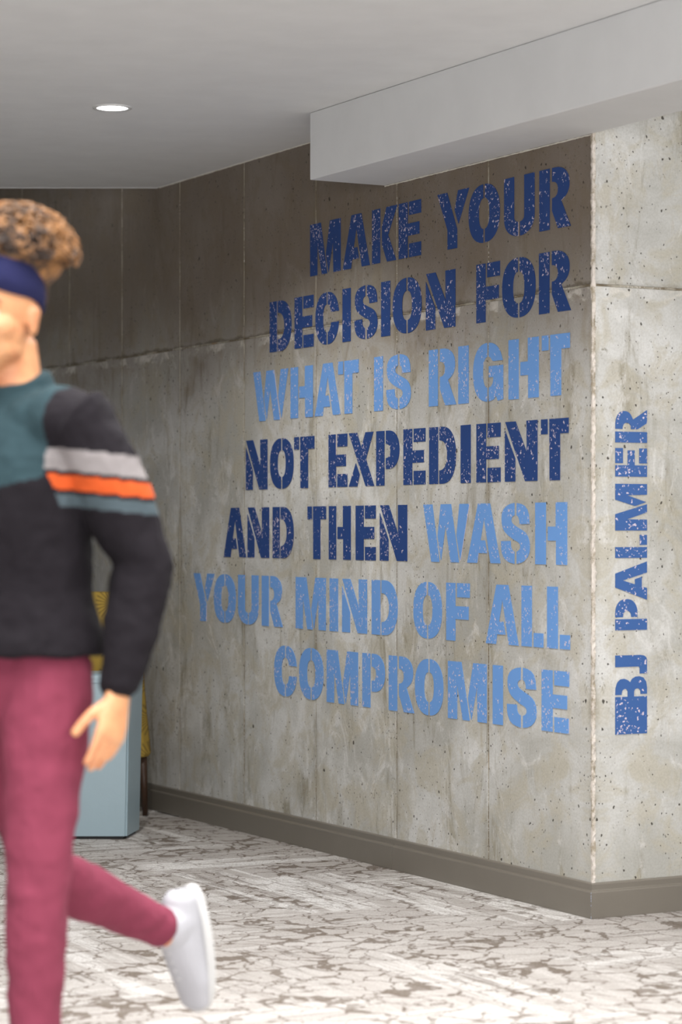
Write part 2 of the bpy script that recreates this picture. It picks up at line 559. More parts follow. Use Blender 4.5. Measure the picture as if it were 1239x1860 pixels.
# rough arris at the corner of the two walls
def corner_bead():
    r = random.Random(3)
    bm = bmesh.new()
    uvl = bm.loops.layers.uv.new('uv')
    n = 300
    rows = []
    for i in range(n + 1):
        z = WALL_H * i / n
        a = 0.7 + 0.45 * mnoise.noise(Vector((z * 9, 5, 0)))
        prof = [P + A * (0.012 * a) + NA * -0.003, P + A * 0.007 + NA * (0.0035 * r.uniform(.3, 1)),
                P + NA * (0.004 * a) + NB * (0.001), P + NA * 0.001 + NB * (0.004 * a),
                P + B * 0.008 + NB * (0.0035 * r.uniform(.2, 1.1)), P + B * (0.018 * a * r.uniform(.8, 1.1)) + NB * -0.003]
        rows.append([bm.verts.new(p + Vector((r.uniform(-1, 1) * .0012, r.uniform(-1, 1) * .0012, z))) for p in prof])
    for i in range(n):
        for j in range(5):
            f = bm.faces.new([rows[i][j], rows[i][j + 1], rows[i + 1][j + 1], rows[i + 1][j]])
            for l, t in zip(f.loops, ((j * .01, i * .0113), (j * .01 + .01, i * .0113), (j * .01 + .01, i * .0113 + .0113), (j * .01, i * .0113 + .0113))):
                l[uvl].uv = t
    bmesh.ops.recalc_face_normals(bm, faces=bm.faces)
    return link_mesh('corner_bead', bm, M_ARRIS, wa)


corner_bead()
# ragged caulk line where ceiling and bulkhead meet the concrete
seam_strip(pA, 0.0, SOFF - 0.002, bu, SOFF - 0.002, 0.006, 0.003, wa, 'caulk_line', 31, matl=M_CAULK)
seam_strip(pA, bu, CEIL - 0.002, uA(290), CEIL - 0.002, 0.006, 0.003, wa, 'caulk_line', 32, matl=M_CAULK)

# outer shell of the room, out of view
def shell(name, x0, x1, y0, y1, z1=WALL_H):
    return tag(link_mesh(name, box_bm(x0, x1, y0, y1, 0, z1), M_SHELL), kind='structure')


M_SHELL = plain('plaster', srgb(205, 203, 198), 0.9)
M_DARKW = plain('dark_plaster', srgb(120, 112, 100), 0.9)
shell('wall_west', -6.1, -6, -3, 16)
shell('wall_north', -6, 7, 16, 16.1)
shell('wall_east', 7, 7.1, -3, 16)

# ------------------------------------------------------------------ baseboards
prof = [(0.0, 0.0), (0.020, 0.0), (0.020, 0.079), (0.0185, 0.082), (0.0105, 0.0845), (0.0095, 0.087), (0.0095, 0.103), (0.0075, 0.106), (0.0, 0.108)]


def baseboard(name, pts_fn, segs):
    root = None
    bm = bmesh.new()
    for (s0, s1) in segs:
        a = [bm.verts.new(pts_fn(s0, z, d)) for d, z in prof]
        b = [bm.verts.new(pts_fn(s1, z, d)) for d, z in prof]
        n = len(prof)
        for i in range(n - 1):
            bm.faces.new([a[i], a[i + 1], b[i + 1], b[i]])
        bm.faces.new(a[::-1]); bm.faces.new(b)
    bmesh.ops.recalc_face_normals(bm, faces=bm.faces)
    o = link_mesh(name, bm, M_BASE)
    m = o.modifiers.new('edge', 'BEVEL'); m.width = 0.0012; m.segments = 2
    return tag(o, kind='structure')


# mitred at the corner: profile depth pushes past the corner
baseA = baseboard('baseboard_left', lambda s, z, d: pA(s if s > 0 else s - d, z, d), [(0.0, 1.22), (1.222, 3.66), (3.662, 6.1), (6.102, 8.5)])
baseB = baseboard('baseboard_right', lambda s, z, d: pB(s if s > 0 else s - d, z, d), [(0.0, 1.83), (1.832, 5.4)])
M_CHIP = plain('scuffed_blue_white', srgb(176, 186, 208), 0.7)
bmc = bmesh.new()
cc = P + NA * 0.0205 + NB * 0.0205
for i in range(26):
    z = rnd.choice([rnd.uniform(0.001, 0.022), rnd.uniform(0.06, 0.082), rnd.uniform(0.0, 0.08)])
    r_ = bmesh.ops.create_icosphere(bmc, subdivisions=1, radius=rnd.uniform(0.0006, 0.0014))
    for v in r_['verts']:
        v.co = v.co * 1.0 + cc + Vector((0, 0, z))
tag(link_mesh('worn_mitre', bmc, M_CHIP, baseA), kind='stuff')

# ------------------------------------------------------------------ stencil alphabet (unit box, y up)
def arc(cx, cy, rx, ry, a0, a1, n=12, p=2.0):
    out = []
    for i in range(n + 1):
        a = math.radians(a0 + (a1 - a0) * i / n)
        c, s = math.cos(a), math.sin(a)
        out.append((cx + rx * math.copysign(abs(c) ** (2 / p), c), cy + ry * math.copysign(abs(s) ** (2 / p), s)))
    return out


def clipx(pts):
    return pts


SL = 0.03                                                   # half width of a stencil slit


def o_half(left=True, g=SL):
    c0 = 0.5 - g
    outer = [(x, y) for x, y in arc(.5, .5, .5, .5, 90, 270, 26, 2.35) if x <= c0]
    inner = [(x, y) for x, y in arc(.5, .5, .175, .265, 270, 90, 18, 2.5) if x <= c0]
    yo = outer[0][1]; yi = inner[0][1]
    pts = [(c0, 1.0)] + outer + [(c0, 0.0)] + [(c0, .237)] + inner + [(c0, .763)]
    return pts if left else [(1 - x, y) for x, y in pts][::-1]


def rect(x0, y0, x1, y1):
    return [(x0, y0), (x1, y0), (x1, y1), (x0, y1)]


def c_right(top=True, term=.61):
    c0 = .5 + SL
    outer = [(x, y) for x, y in arc(.5, .5, .5, .5, 90, 0, 20, 2.35) if x >= c0 and y >= term + .01]
    inner = [(x, y) for x, y in arc(.5, .5, .175, .265, 0, 90, 14, 2.5) if x >= c0 and y >= term + .01]
    pts = [(c0, 1.0)] + outer + [(1.0, term), (.675, term)] + inner + [(c0, .763)]
    return pts if top else [(x, 1 - y) for x, y in pts][::-1]


def u_left():
    c0 = .5 - SL
    outer = [(x, y) for x, y in arc(.5, .33, .5, .33, 180, 270, 16, 2.2) if x <= c0]
    inner = [(x, y) for x, y in arc(.5, .33, .17, .095, 270, 180, 10, 2.2) if x <= c0]
    return [(0, 1)] + outer + [(c0, 0), (c0, .235)] + inner + [(.33, 1)]


def p_bowl(x0, ybot, ytop=1.0, xr=1.0, yi0=.50, yi1=.76, xi=.62):
    cy, ry = (ybot + ytop) / 2, (ytop - ybot) / 2
    cyi, ryi = (yi0 + yi1) / 2, (yi1 - yi0) / 2
    sx = x0 + (xr - x0) * .18
    outer = arc(sx, cy, xr - sx, ry, 90, -90, 22, 2.25)
    inner = arc(x0, cyi, xi - x0, ryi, -90, 90, 12, 2.3)
    return [(x0, ytop)] + outer + [(x0, ybot)] + inner


def r_piece():
    x0 = .41
    up_ = [q for q in arc(.50, .715, .455, .285, 90, -50, 18, 2.25)]
    inner = arc(x0, .64, .19, .135, -90, 90, 10, 2.3)
    return [(x0, 1)] + up_ + [(.70, .44), (1.0, 0), (.60, 0), (x0, .30)] + inner


S_MAIN = [(.46, 1), (.32, .985), (.19, .955), (.09, .90), (.035, .83), (.02, .75), (.03, .66), (.07, .58), (.14, .52), (.24, .47), (.36, .425), (.46, .39), (.55, .37),
          (.62, .345), (.66, .31), (.665, .27), (.64, .235), (.59, .21), (.54, .20), (.54, 0), (.68, .015), (.81, .05), (.91, .11), (.97, .19), (.985, .28), (.97, .37), (.92, .45), (.84, .51),
          (.74, .55), (.62, .585), (.52, .615), (.43, .645), (.375, .675), (.35, .715), (.365, .755), (.41, .785), (.46, .795)]
S_TR = [(.54, 1), (.68, .985), (.81, .95), (.90, .89), (.95, .80), (.97, .655), (.64, .65), (.635, .71), (.61, .76), (.57, .79), (.54, .795)]
S_BL = [(0, .37), (.33, .375), (.335, .30), (.36, .25), (.41, .215), (.46, .20), (.46, 0), (.32, .015), (.19, .045), (.09, .10), (.03, .18), (.005, .27)]

GLY = {
    'M': [[(0, 0), (0, 1), (.35, 1), (.565, 0), (.39, 0), (.24, .63), (.235, 0)], [(.66, 1), (1, 1), (1, 0), (.77, 0), (.755, .62), (.61, .02), (.525, .38)]],
    'A': [[(0, 0), (.33, 1), (.69, 1), (1, 0), (.71, 0), (.51, .76), (.405, .38), (.54, .38), (.60, .165), (.345, .165), (.31, 0)]],
    'K': [rect(0, 0, .32, 1), [(.58, 1), (1, 1), (.64, .49), (.96, 0), (.60, 0), (.40, .33), (.40, .66)]],
    'E': [[(0, 0), (0, 1), (.40, 1), (.40, .61), (.925, .61), (.925, .39), (.40, .39), (.40, 0)], rect(.47, .76, 1, 1), rect(.47, 0, 1, .245)],
    'F': [[(0, 0), (0, 1), (.39, 1), (.39, .60), (.95, .60), (.95, .375), (.39, .375), (.39, 0)], rect(.465, .755, 1, 1)],
    'L': [rect(0, 0, .47, 1), rect(.565, 0, 1, .23)],
    'T': [rect(0, .755, .235, 1), [(.305, 1), (1, 1), (1, .755), (.69, .755), (.69, 0), (.315, 0)]],
    'H': [rect(0, 0, .335, 1), [(.65, 1), (1, 1), (1, 0), (.66, 0), (.66, .385), (.40, .385), (.40, .61), (.65, .61)]],
    'I': [rect(0, 0, 1, 1)],
    'N': [[(0.01, 1), (.33, 1), (.68, .47), (.67, 1), (1, 1), (1, 0), (.63, 0)], [(0, 0), (0, .86), (.32, .38), (.32, 0)]],
    'W': [[(0, 1), (.20, 1), (.355, 0), (.18, 0)], [(.385, 1), (.606, 1), (.775, 0), (.60, 0), (.49, .64), (.39, .03), (.318, .45)], [(.79, 1), (1, 1), (.81, .03), (.725, .46)]],
    'Y': [[(0, 1), (.31, 1), (.625, .33), (.625, 0), (.325, 0), (.325, .34)], [(.66, 1), (1, 1), (.67, .42), (.55, .67)]],
    'X': [[(0, 1), (.33, 1), (.49, .72), (.66, 1), (.97, 1), (.68, .5), (1, 0), (.67, 0)], [(0, 0), (.34, 0), (.43, .22), (.28, .43)]],
    'P': [rect(0, 0, .355, 1), p_bowl(.42, .30)],
    'R': [rect(0, 0, .33, 1), r_piece()],
    'D': [rect(0, 0, .335, 1), p_bowl(.385, 0, 1.0, 1.0, .235, .765, .68)],
    'C': [o_half(True), c_right(True), c_right(False, .59)],
    'O': [o_half(True), o_half(False)],
    'U': [u_left(), [(1 - x, y) for x, y in u_left()][::-1]],
    'S': [S_MAIN, S_TR, S_BL],
    'G': [o_half(True), c_right(True, .68), [(.53, .60), (1, .60), (1, .02), (.83, .0), (.77, .085), (.68, .025), (.53, 0), (.53, .237), (.60, .25), (.66, .30), (.68, .36), (.68, .41), (.53, .41)]],
    'J': [[(.38, 1), (1, 1), (1, .2), (.96, .09), (.86, .02), (.72, 0), (0, 0), (0, .23), (.3, .23), (.38, .26)]],
    'B': [[(0, 0), (0, 1), (.65, 1), (.65, .61), (.74, .61), (.78, .645), (.79, .70), (.765, .77), (.72, .80), (.685, .80), (.685, 1), (.80, .99), (.90, .94), (.955, .84), (.965, .72), (.94, .61), (.90, .53),
           (.96, .47), (.995, .36), (1, .24), (.975, .11), (.90, .025), (.80, 0), (.69, 0), (.69, .20), (.75, .21), (.785, .26), (.79, .32), (.775, .38), (.74, .41), (.65, .41), (.65, 0)]],
}


def glyph_mesh(ch, fn, uvfn, mat, parent):
    bm = bmesh.new()
    uvl = bm.loops.layers.uv.new('uv')
    for poly in GLY[ch]:
        q = []
        for p_ in poly:                                     # drop doubles
            if not q or (abs(p_[0] - q[-1][0]) + abs(p_[1] - q[-1][1])) > 1e-4:
                q.append(p_)
        n = len(q)
        nrm = fn(.5, .5, 1.0) - fn(.5, .5, 0.0)
        fr = [bm.verts.new(fn(x, y, 0.0022)) for x, y in q]
        bk = [bm.verts.new(fn(x, y, 0.0006)) for x, y in q]
        for t in tessellate_polygon([[Vector((x, y, 0)) for x, y in q]]):
            for vs, sg in ((fr, 1), (bk, -1)):
                tt_ = list(t)
                a_, b_, c_ = (vs[i].co for i in tt_)
                if (b_ - a_).cross(c_ - a_).dot(nrm) * sg < 0:
                    tt_ = tt_[::-1]
                f = bm.faces.new([vs[i] for i in tt_])
                for l, i in zip(f.loops, tt_):
                    l[uvl].uv = uvfn(*q[i])
        for i in range(n):
            sf = bm.faces.new([fr[i], bk[i], bk[(i + 1) % n], fr[(i + 1) % n]])
            for l in sf.loops:
                l[uvl].uv = uvfn(*q[i])
    return link_mesh('letter', bm, mat, parent)


D_, L_ = 'navy', 'light'
ROWS = [
    ((.2355, .1955), [('MAKE', D_, [(564.2, 619.3), (623.3, 672.4), (676.8, 722.2), (725.2, 765.4)]),
                      ('YOUR', D_, [(795.4, 852.8), (852.3, 908.6), (916.7, 971.6), (980.7, 1037.6)])]),
    ((.1811, .1410), [('DECISION', D_, [(490.7, 530), (535.9, 570.2), (573.8, 616.4), (622.9, 637.7), (644.8, 687.2), (693.2, 709.4), (714.3, 766.5), (774.5, 827.8)]),
                      ('FOR', D_, [(866.2, 908.8), (913.1, 973.5), (980, 1037.9)])]),
    ((.1266, .0866), [('WHAT', L_, [(460.8, 524.1), (528.6, 568.8), (572.6, 619.1), (615.1, 652.1)]),
                      ('IS', L_, [(680.4, 696.2), (702.7, 747.7)]),
                      ('RIGHT', L_, [(779.9, 829.5), (833.4, 851.8), (860.5, 914.5), (924.7, 979.1), (985.2, 1035.8)])]),
    ((.0717, .0315), [('NOT', D_, [(447.5, 486.3), (491.3, 533.8), (535.1, 571.6)]),
                      ('EXPEDIENT', D_, [(597.6, 631.6), (634.4, 680.4), (684.2, 726.2), (733.7, 773.5), (780.4, 828.9), (837.7, 855.6), (866.3, 909.9), (918.1, 976.9), (983.7, 1033.7)])]),
    ((.0171, -.0236), [('AND', D_, [(407, 447.6), (450.3, 489.4), (496, 533.9)]),
                       ('THEN', D_, [(559.3, 593), (598.1, 637.8), (646.8, 683.2), (690.7, 740.3)]),
                       ('WASH', L_, [(769.7, 853.6), (849.5, 909.7), (911, 963.9), (973.2, 1030.8)])]),
    ((-.0380, -.0783), [('YOUR', L_, [(352.3, 390), (389.4, 428.8), (433.3, 470.1), (476.2, 514.3)]),
                        ('MIND', L_, [(537.9, 592.5), (599.6, 614.7), (622.2, 667.4), (676.1, 722.9)]),
                        ('OF', L_, [(751.8, 803.4), (811.4, 853.9)]),
                        ('ALL', L_, [(883.3, 942.8), (948.3, 987.6), (994.7, 1036.1)])]),
    ((-.0927, -.1328), [('COMPROMISE', L_, [(498.9, 539.6), (544.2, 588), (594.3, 651), (659, 699.9), (707.1, 753.1), (754.7, 805.9), (814.6, 884.9), (896, 914.1), (921.8, 976.1), (984.8, 1034.4)])]),
]
quote = empty('painted_lettering', pA(uA(700), 0))
tag(quote, 'seven lines of navy and light blue stencil lettering painted on the left concrete wall', 'lettering')
QM = quote.matrix_basis.copy()
for (tt, tb), words in ROWS:
    zt, zb = zA(tt), zA(tb)
    for word, colr, ext in words:
        we = empty('word', (0, 0, 0), quote)
        we.matrix_parent_inverse = Matrix.Translation(-quote.location)
        tag(we, ('navy stencilled word %s' if colr == D_ else 'light blue stencilled word %s') % word)
        for ch, (x0, x1) in zip(word, ext):
            u0, u1 = uA(x0), uA(x1)
            glyph_mesh(ch, lambda x, y, d: pA(u0 + (u1 - u0) * x, zb + (zt - zb) * y, d),
                       lambda x, y: (u0 + (u1 - u0) * x, zb + (zt - zb) * y), M_NAVY if colr == D_ else M_SKYB, we)

# the upright name on the right wall, reading upwards
name_ = empty('painted_name', pB(uB(1146), 0))
tag(name_, 'upright royal blue stencilled name painted on the right concrete wall, reading upwards', 'lettering')
v0, v1 = uB(1117.3), uB(1174.8)
vy = pB((v0 + v1) / 2, 0).y
zy = lambda y: CH + (HOR - y) * vy / FPX
for word, ext in (('BJ', [(1333.1, 1228.7), (1223.9, 1190)]), ('PALMER', [(1144.4, 1087.9), (1089.8, 1020), (1013.4, 971.6), (963.6, 879), (865.9, 814.2), (804.1, 744.2)])):
    we = empty('word', (0, 0, 0), name_)
    we.matrix_parent_inverse = Matrix.Translation(-name_.location)
    for ch, (ya, yb_) in zip(word, ext):
        za, zb = zy(ya), zy(yb_)
        glyph_mesh(ch, lambda x, y, d: pB(v1 + (v0 - v1) * y, za + (zb - za) * x, d),
                   lambda x, y: (v1 + (v0 - v1) * y + 3.1, za + (zb - za) * x), M_ROYAL, we)

# ------------------------------------------------------------------ recessed ceiling lamp(s)
def disc_ring(r0, r1, z0, z1, n=48):
    bm = bmesh.new()
    ring = lambda r, z: [bm.verts.new((r * math.cos(2 * math.pi * i / n), r * math.sin(2 * math.pi * i / n), z)) for i in range(n)]
    a, b, c, d = ring(r0, z1), ring(r0, z0), ring(r1, z0), ring(r1, z1)
    for s, t in ((a, b), (b, c), (c, d)):
        for i in range(n):
            bm.faces.new([s[i], s[(i + 1) % n], t[(i + 1) % n], t[i]])
    bmesh.ops.recalc_face_normals(bm, faces=bm.faces)
    return bm


def downlight(loc, label, power):
    t = empty('recessed_downlight', loc)
    tag(t, label, 'ceiling light')
    link_mesh('trim_ring', disc_ring(0.054, 0.068, -0.004, 0.0), M_TRIM, t, True)
    bm = bmesh.new()
    bmesh.ops.create_circle(bm, cap_ends=True, segments=48, radius=0.0545)
    for v in bm.verts: v.co.z = -0.0025
    link_mesh('lamp_lens', bm, M_LAMP, t)
    d = bpy.data.lights.new('downlight_beam', 'AREA')
    d.shape = 'DISK'; d.size = 0.1; d.energy = power; d.color = (1, 0.97, 0.92)
    d.spread = math.radians(130)
    o = bpy.data.objects.new('downlight_beam', d)
    COL.objects.link(o)
    o.parent = t
    o.location = (0, 0, -0.006)
    return t


yl = FPX * (CEIL - CH) / (HOR - 195.0)
LP = Vector(((204 - CX) / FPX * yl, yl, CEIL))
downlight(LP, 'round recessed ceiling downlight, lit white, at upper left', 14)
for k in (1, 2):
    q = LP - A * 2.4 * k - Vector((0.0, 0, 0))
    downlight(q, ('middle of the three recessed ceiling downlights in the row' if k == 1 else 'nearest of the three recessed ceiling downlights in the row'), 22)

# ------------------------------------------------------------------ seats behind the walker
M_VINYL = plain('blue_grey_vinyl', srgb(160, 182, 192), 0.36, bump=0.12, bscale=90)
M_BLACK = plain('plinth_shadow_black', srgb(18, 18, 20), 0.6)  # recessed base coloured black to draw the shadow line under the seats
M_WOOD = plain('dark_wood', srgb(70, 48, 34), 0.45, bump=0.1, bscale=80)


def yellow_mat():
    m, nt, bs = new_mat('yellow_patterned_fabric')
    h = N(nt)
    tc = h.n('ShaderNodeTexCoord').outputs['Object']
    mp = h.n('ShaderNodeMapping', {'Vector': tc, 'Scale': (6.2, 0.0, 6.2)}).outputs[0]
    fr = h.n('ShaderNodeVectorMath', {0: mp}, operation='FRACTION').outputs[0]
    ce_ = h.n('ShaderNodeVectorMath', {0: fr, 1: (0.5, 0, 0.5)}, operation='SUBTRACT').outputs[0]
    sp = h.n('ShaderNodeSeparateXYZ', {'Vector': ce_})
    ang_ = h.math('ARCTAN2', sp.outputs[0], sp.outputs[2])
    ray = h.math('SINE', h.math('MULTIPLY', ang_, 22.0))
    rad = h.n('ShaderNodeVectorMath', {0: ce_}, operation='LENGTH').outputs['Value']
    msk = h.math('MULTIPLY', h.ramp(h.math('SUBTRACT', 0.46, rad), 0.0, 0.05), h.ramp(rad, 0.06, 0.12))
    f = h.math('MULTIPLY', h.ramp(ray, 0.0, 0.5), msk)
    c = h.mix(h.math('MULTIPLY', f, 0.6), srgb(176, 146, 62), srgb(104, 84, 40))
    nt.links.new(c, bs.inputs['Base Color'])
    bs.inputs['Roughness'].default_value = 0.85
    return m


M_YEL = yellow_mat()


def block_seat(name, corners, h0, h1, taper, label, cat, seam_z=None):
    """upholstered block on a recessed plinth; corners counter clockwise from above"""
    c = sum((Vector(p) for p in corners), Vector((0, 0))) / len(corners)
    t = empty(name, (c.x, c.y, 0))
    tag(t, label, cat)
    bm = bmesh.new()
    loc = [Vector(p) - c for p in corners]
    lo = [bm.verts.new((p.x * (1 - taper), p.y * (1 - taper), h0)) for p in loc]
    hi = [bm.verts.new((p.x, p.y, h1)) for p in loc]
    n = len(loc)
    bm.faces.new(lo[::-1]); tf = bm.faces.new(hi)
    for i in range(n):
        bm.faces.new([lo[i], lo[(i + 1) % n], hi[(i + 1) % n], hi[i]])
    bmesh.ops.recalc_face_normals(bm, faces=bm.faces)
    bmesh.ops.bevel(bm, geom=[e for e in bm.edges if all(v.co.z > h1 - .001 for v in e.verts)], offset=0.03, segments=5, affect='EDGES', profile=0.55)
    bmesh.ops.bevel(bm, geom=[e for e in bm.edges if abs(e.verts[0].co.z - e.verts[1].co.z) > 0.2], offset=0.008, segments=3, affect='EDGES')
    uo = link_mesh('upholstery', bm, M_VINYL, t, True)
    for p_ in uo.data.polygons:
        p_.use_smooth = p_.area < 0.012
    uo.data.set_sharp_from_angle(angle=math.radians(50))
    # piping round the top
    for zz in ([h1 - 0.034] if seam_z is None else [h1 - 0.034, seam_z]):
        k = 1 - taper * (h1 - zz) / (h1 - h0)
        bm = bmesh.new()
        rings = []
        for p in loc:
            dx, dy = math.copysign(1, p.x), math.copysign(1, p.y)
            rings.append([bm.verts.new((p.x * k + dx * .0025 * math.cos(a), p.y * k + dy * .0025 * math.cos(a), zz + .0025 * math.sin(a))) for a in (0, 1.05, 2.1, 3.14, 4.2, 5.24)])
        for i in range(n):
            for j in range(6):
                bm.faces.new([rings[i][j], rings[i][(j + 1) % 6], rings[(i + 1) % n][(j + 1) % 6], rings[(i + 1) % n][j]])
        bmesh.ops.recalc_face_normals(bm, faces=bm.faces)
        link_mesh('piping', bm, M_VINYL, t, True)
    bm = bmesh.new()
    lo = [bm.verts.new((p.x * .93 * (1 - taper), p.y * .9 * (1 - taper), 0)) for p in loc]
    hi = [bm.verts.new((p.x * .93 * (1 - taper), p.y * .9 * (1 - taper), h0 + .002)) for p in loc]
    bm.faces.new(lo[::-1]); bm.faces.new(hi)
    for i in range(n):
        bm.faces.new([lo[i], lo[(i + 1) % n], hi[(i + 1) % n], hi[i]])
    bmesh.ops.recalc_face_normals(bm, faces=bm.faces)
    link_mesh('shadow_plinth', bm, M_BLACK, t)
    return t


def fx(px, y):
    return (px - CX) / FPX * y


Yb = FPX * CH / (1525 - HOR)
Yc = FPX * CH / (1511 - HOR)
block_seat('upholstered_block', [(fx(28, Yb), Yb), (fx(235, Yb), Yb), (fx(260, Yc), Yc), (fx(58, Yc), Yc)], 0.012, CH - (1226 - HOR) * (Yb + .1) / FPX + .01, 0.055,
           'tall blue-grey vinyl upholstered block seat standing on the carpet behind the walking person', 'seat')
Yd = FPX * CH / (1480 - HOR)
block_seat('upholstered_bench', [(-2.35, Yd), (fx(30, Yd), Yd), (fx(30, Yd), Yd + .36), (-2.35, Yd + .36)], 0.02, 0.47, 0.01,
           'low pale blue-grey vinyl bench seat at the left edge, farther back than the tall block', 'bench', 0.365)


def yellow_chair():
    y0 = 10.12
    xr = fx(269, y0)
    t = empty('high_back_chair', (xr - 0.235, y0 + 0.1, 0))
    tag(t, 'high-back chair in mustard yellow starburst fabric against the far left wall', 'chair')
    # back shell (tapers upwards), local coordinates
    bm = bmesh.new()
    ex = 0.28
    def lv(px, py, pz): return bm.verts.new((px, py, pz))
    rows = []
    for z, hw in ((0.245, 0.23), (0.26, 0.236), (0.45, 0.217), (0.70, 0.197), (0.90, 0.18), (0.935, 0.155)):
        rows.append([lv(-hw, -.06, z), lv(hw - .018, -.06, z), lv(hw, -.02, z), lv(hw, .05, z), lv(-hw, .05, z)])
    for a, b in zip(rows, rows[1:]):
        for i in range(5):
            bm.faces.new([a[i], a[(i + 1) % 5], b[(i + 1) % 5], b[i]])
    bm.faces.new(rows[0][::-1]); bm.faces.new(rows[-1])
    bmesh.ops.recalc_face_normals(bm, faces=bm.faces)
    o = link_mesh('backrest', bm, M_YEL, t)
    m = o.modifiers.new('b', 'BEVEL'); m.width = 0.006; m.segments = 2
    bm = box_bm(-0.21, 0.18, 0.05, 0.42, 0.26, 0.43)
    bmesh.ops.bevel(bm, geom=bm.edges[:], offset=0.03, segments=4, affect='EDGES')
    # the seat turns with the wall beyond it
    for v in bm.verts: v.co.x -= max(0, v.co.y - .05) * 0.30
    link_mesh('seat', bm, M_YEL, t, True)
    for (lx, ly) in ((-.20, -.02), (.205, -.02), (-.27, .38), (.03, .38)):
        bm = bmesh.new()
        bmesh.ops.create_cone(bm, cap_ends=True, segments=14, radius1=0.011, radius2=0.02, depth=0.27)
        for v in bm.verts:
            k = (0.135 - v.co.z) / 0.27
            v.co.z += 0.135; v.co.x += lx + 0.012 * k; v.co.y += ly
        link_mesh('leg', bm, M_WOOD, t, True)


yellow_chair()

# ------------------------------------------------------------------ the walking person
FW = Vector((-0.6, -0.8, 0)); LF = Vector((0.8, -0.6, 0)); UP = Vector((0, 0, 1))
PC = Vector((-0.645, 4.8, 0))


def Q(l, f, z):
    return PC + LF * l + FW * f + UP * z


def tube(bm, pts, segs=16, up=None, flat=False):
    """closed tube through (centre, ra, rb) with optional reference axis for ra; hemispherical ends"""
    cs = [Vector(p[0]) for p in pts]
    rows = []
    n = len(pts)
    for i, (c, ra, rb) in enumerate(pts):
        c = Vector(c)
        d = (cs[min(i + 1, n - 1)] - cs[max(i - 1, 0)]).normalized()
        ref = up if up is not None else LF
        x = (ref - d * ref.dot(d))
        if x.length < 1e-3:
            x = FW - d * FW.dot(d)
        x.normalize()
        y = d.cross(x)
        rows.append([bm.verts.new(c + x * ra * math.cos(2 * math.pi * k / segs) + y * rb * math.sin(2 * math.pi * k / segs)) for k in range(segs)])
    for a, b in zip(rows, rows[1:]):
        for k in range(segs):
            bm.faces.new([a[k], a[(k + 1) % segs], b[(k + 1) % segs], b[k]])
    for row, i, s in ((rows[0], 0, -1), (rows[-1], n - 1, 1)):
        d = (cs[1] - cs[0]).normalized() if i == 0 else (cs[-1] - cs[-2]).normalized()
        r = min(pts[i][1], pts[i][2]) * (0.03 if flat else 0.6)
        c = cs[i]
        mid = [bm.verts.new(c + (v.co - c) * 0.72 + d * s * r * 0.7) for v in row]
        tip = bm.verts.new(c + d * s * r)
        for k in range(segs):
            bm.faces.new([row[k], row[(k + 1) % segs], mid[(k + 1) % segs], mid[k]])
            bm.faces.new([mid[k], mid[(k + 1) % segs], tip])


def blob(bm, c, rx, ry, rz, ax=None, sub=3):
    """ellipsoid with axes ax = (x, y, z)"""
    ax = ax or (LF, FW, UP)
    r = bmesh.ops.create_icosphere(bm, subdivisions=sub, radius=1.0)
    for v in r['verts']:
        v.co = Vector(c) + ax[0] * v.co.x * rx + ax[1] * v.co.y * ry + ax[2] * v.co.z * rz


def fuse(name, bm, mats, parent, voxel, smooth=4, disp=0.0, dscale=0.08):
    bmesh.ops.recalc_face_normals(bm, faces=bm.faces)
    o = link_mesh(name, bm, mats, None)
    m = o.modifiers.new('r', 'REMESH'); m.mode = 'VOXEL'; m.voxel_size = voxel; m.use_smooth_shade = True
    if smooth:
        s = o.modifiers.new('s', 'SMOOTH'); s.factor = 0.5; s.iterations = smooth
    if disp:
        tx = bpy.data.textures.new(name + '_folds', 'CLOUDS'); tx.noise_scale = dscale; tx.noise_depth = 2
        d = o.modifiers.new('d', 'DISPLACE'); d.texture = tx; d.strength = disp; d.mid_level = 0.5; d.texture_coords = 'GLOBAL'
    dg = bpy.context.evaluated_depsgraph_get()
    me = bpy.data.meshes.new_from_object(o.evaluated_get(dg))
    me.materials.clear()
    for mm in (mats if isinstance(mats, (list, tuple)) else [mats]):
        me.materials.append(mm)
    for p in me.polygons:
        p.use_smooth = True
    old = o.data
    o.modifiers.clear(); o.data = me
    bpy.data.meshes.remove(old)
    o.parent = parent
    if parent:
        o.matrix_parent_inverse = Matrix.Translation(-parent.location)
    return o


def fabric(name, col, rough=0.9, weave=900):
    m, nt, bs = new_mat(name)
    h = N(nt)
    tc = h.n('ShaderNodeTexCoord').outputs['Object']
    a = h.noise(tc, 14, 4)
    c = h.mix(a, col, tuple(x * 0.72 for x in col[:3]) + (1,))
    nt.links.new(c, bs.inputs['Base Color'])
    bs.inputs['Roughness'].default_value = rough
    bs.inputs['Specular IOR Level'].default_value = 0.2
    hh = h.math('ADD', h.math('MULTIPLY', h.noise(tc, weave, 1), 0.15), h.noise(tc, 22, 3))
    b = h.n('ShaderNodeBump', {'Height': hh, 'Strength': 0.3, 'Distance': 0.006})
    nt.links.new(b.outputs[0], bs.inputs['Normal'])
    return m


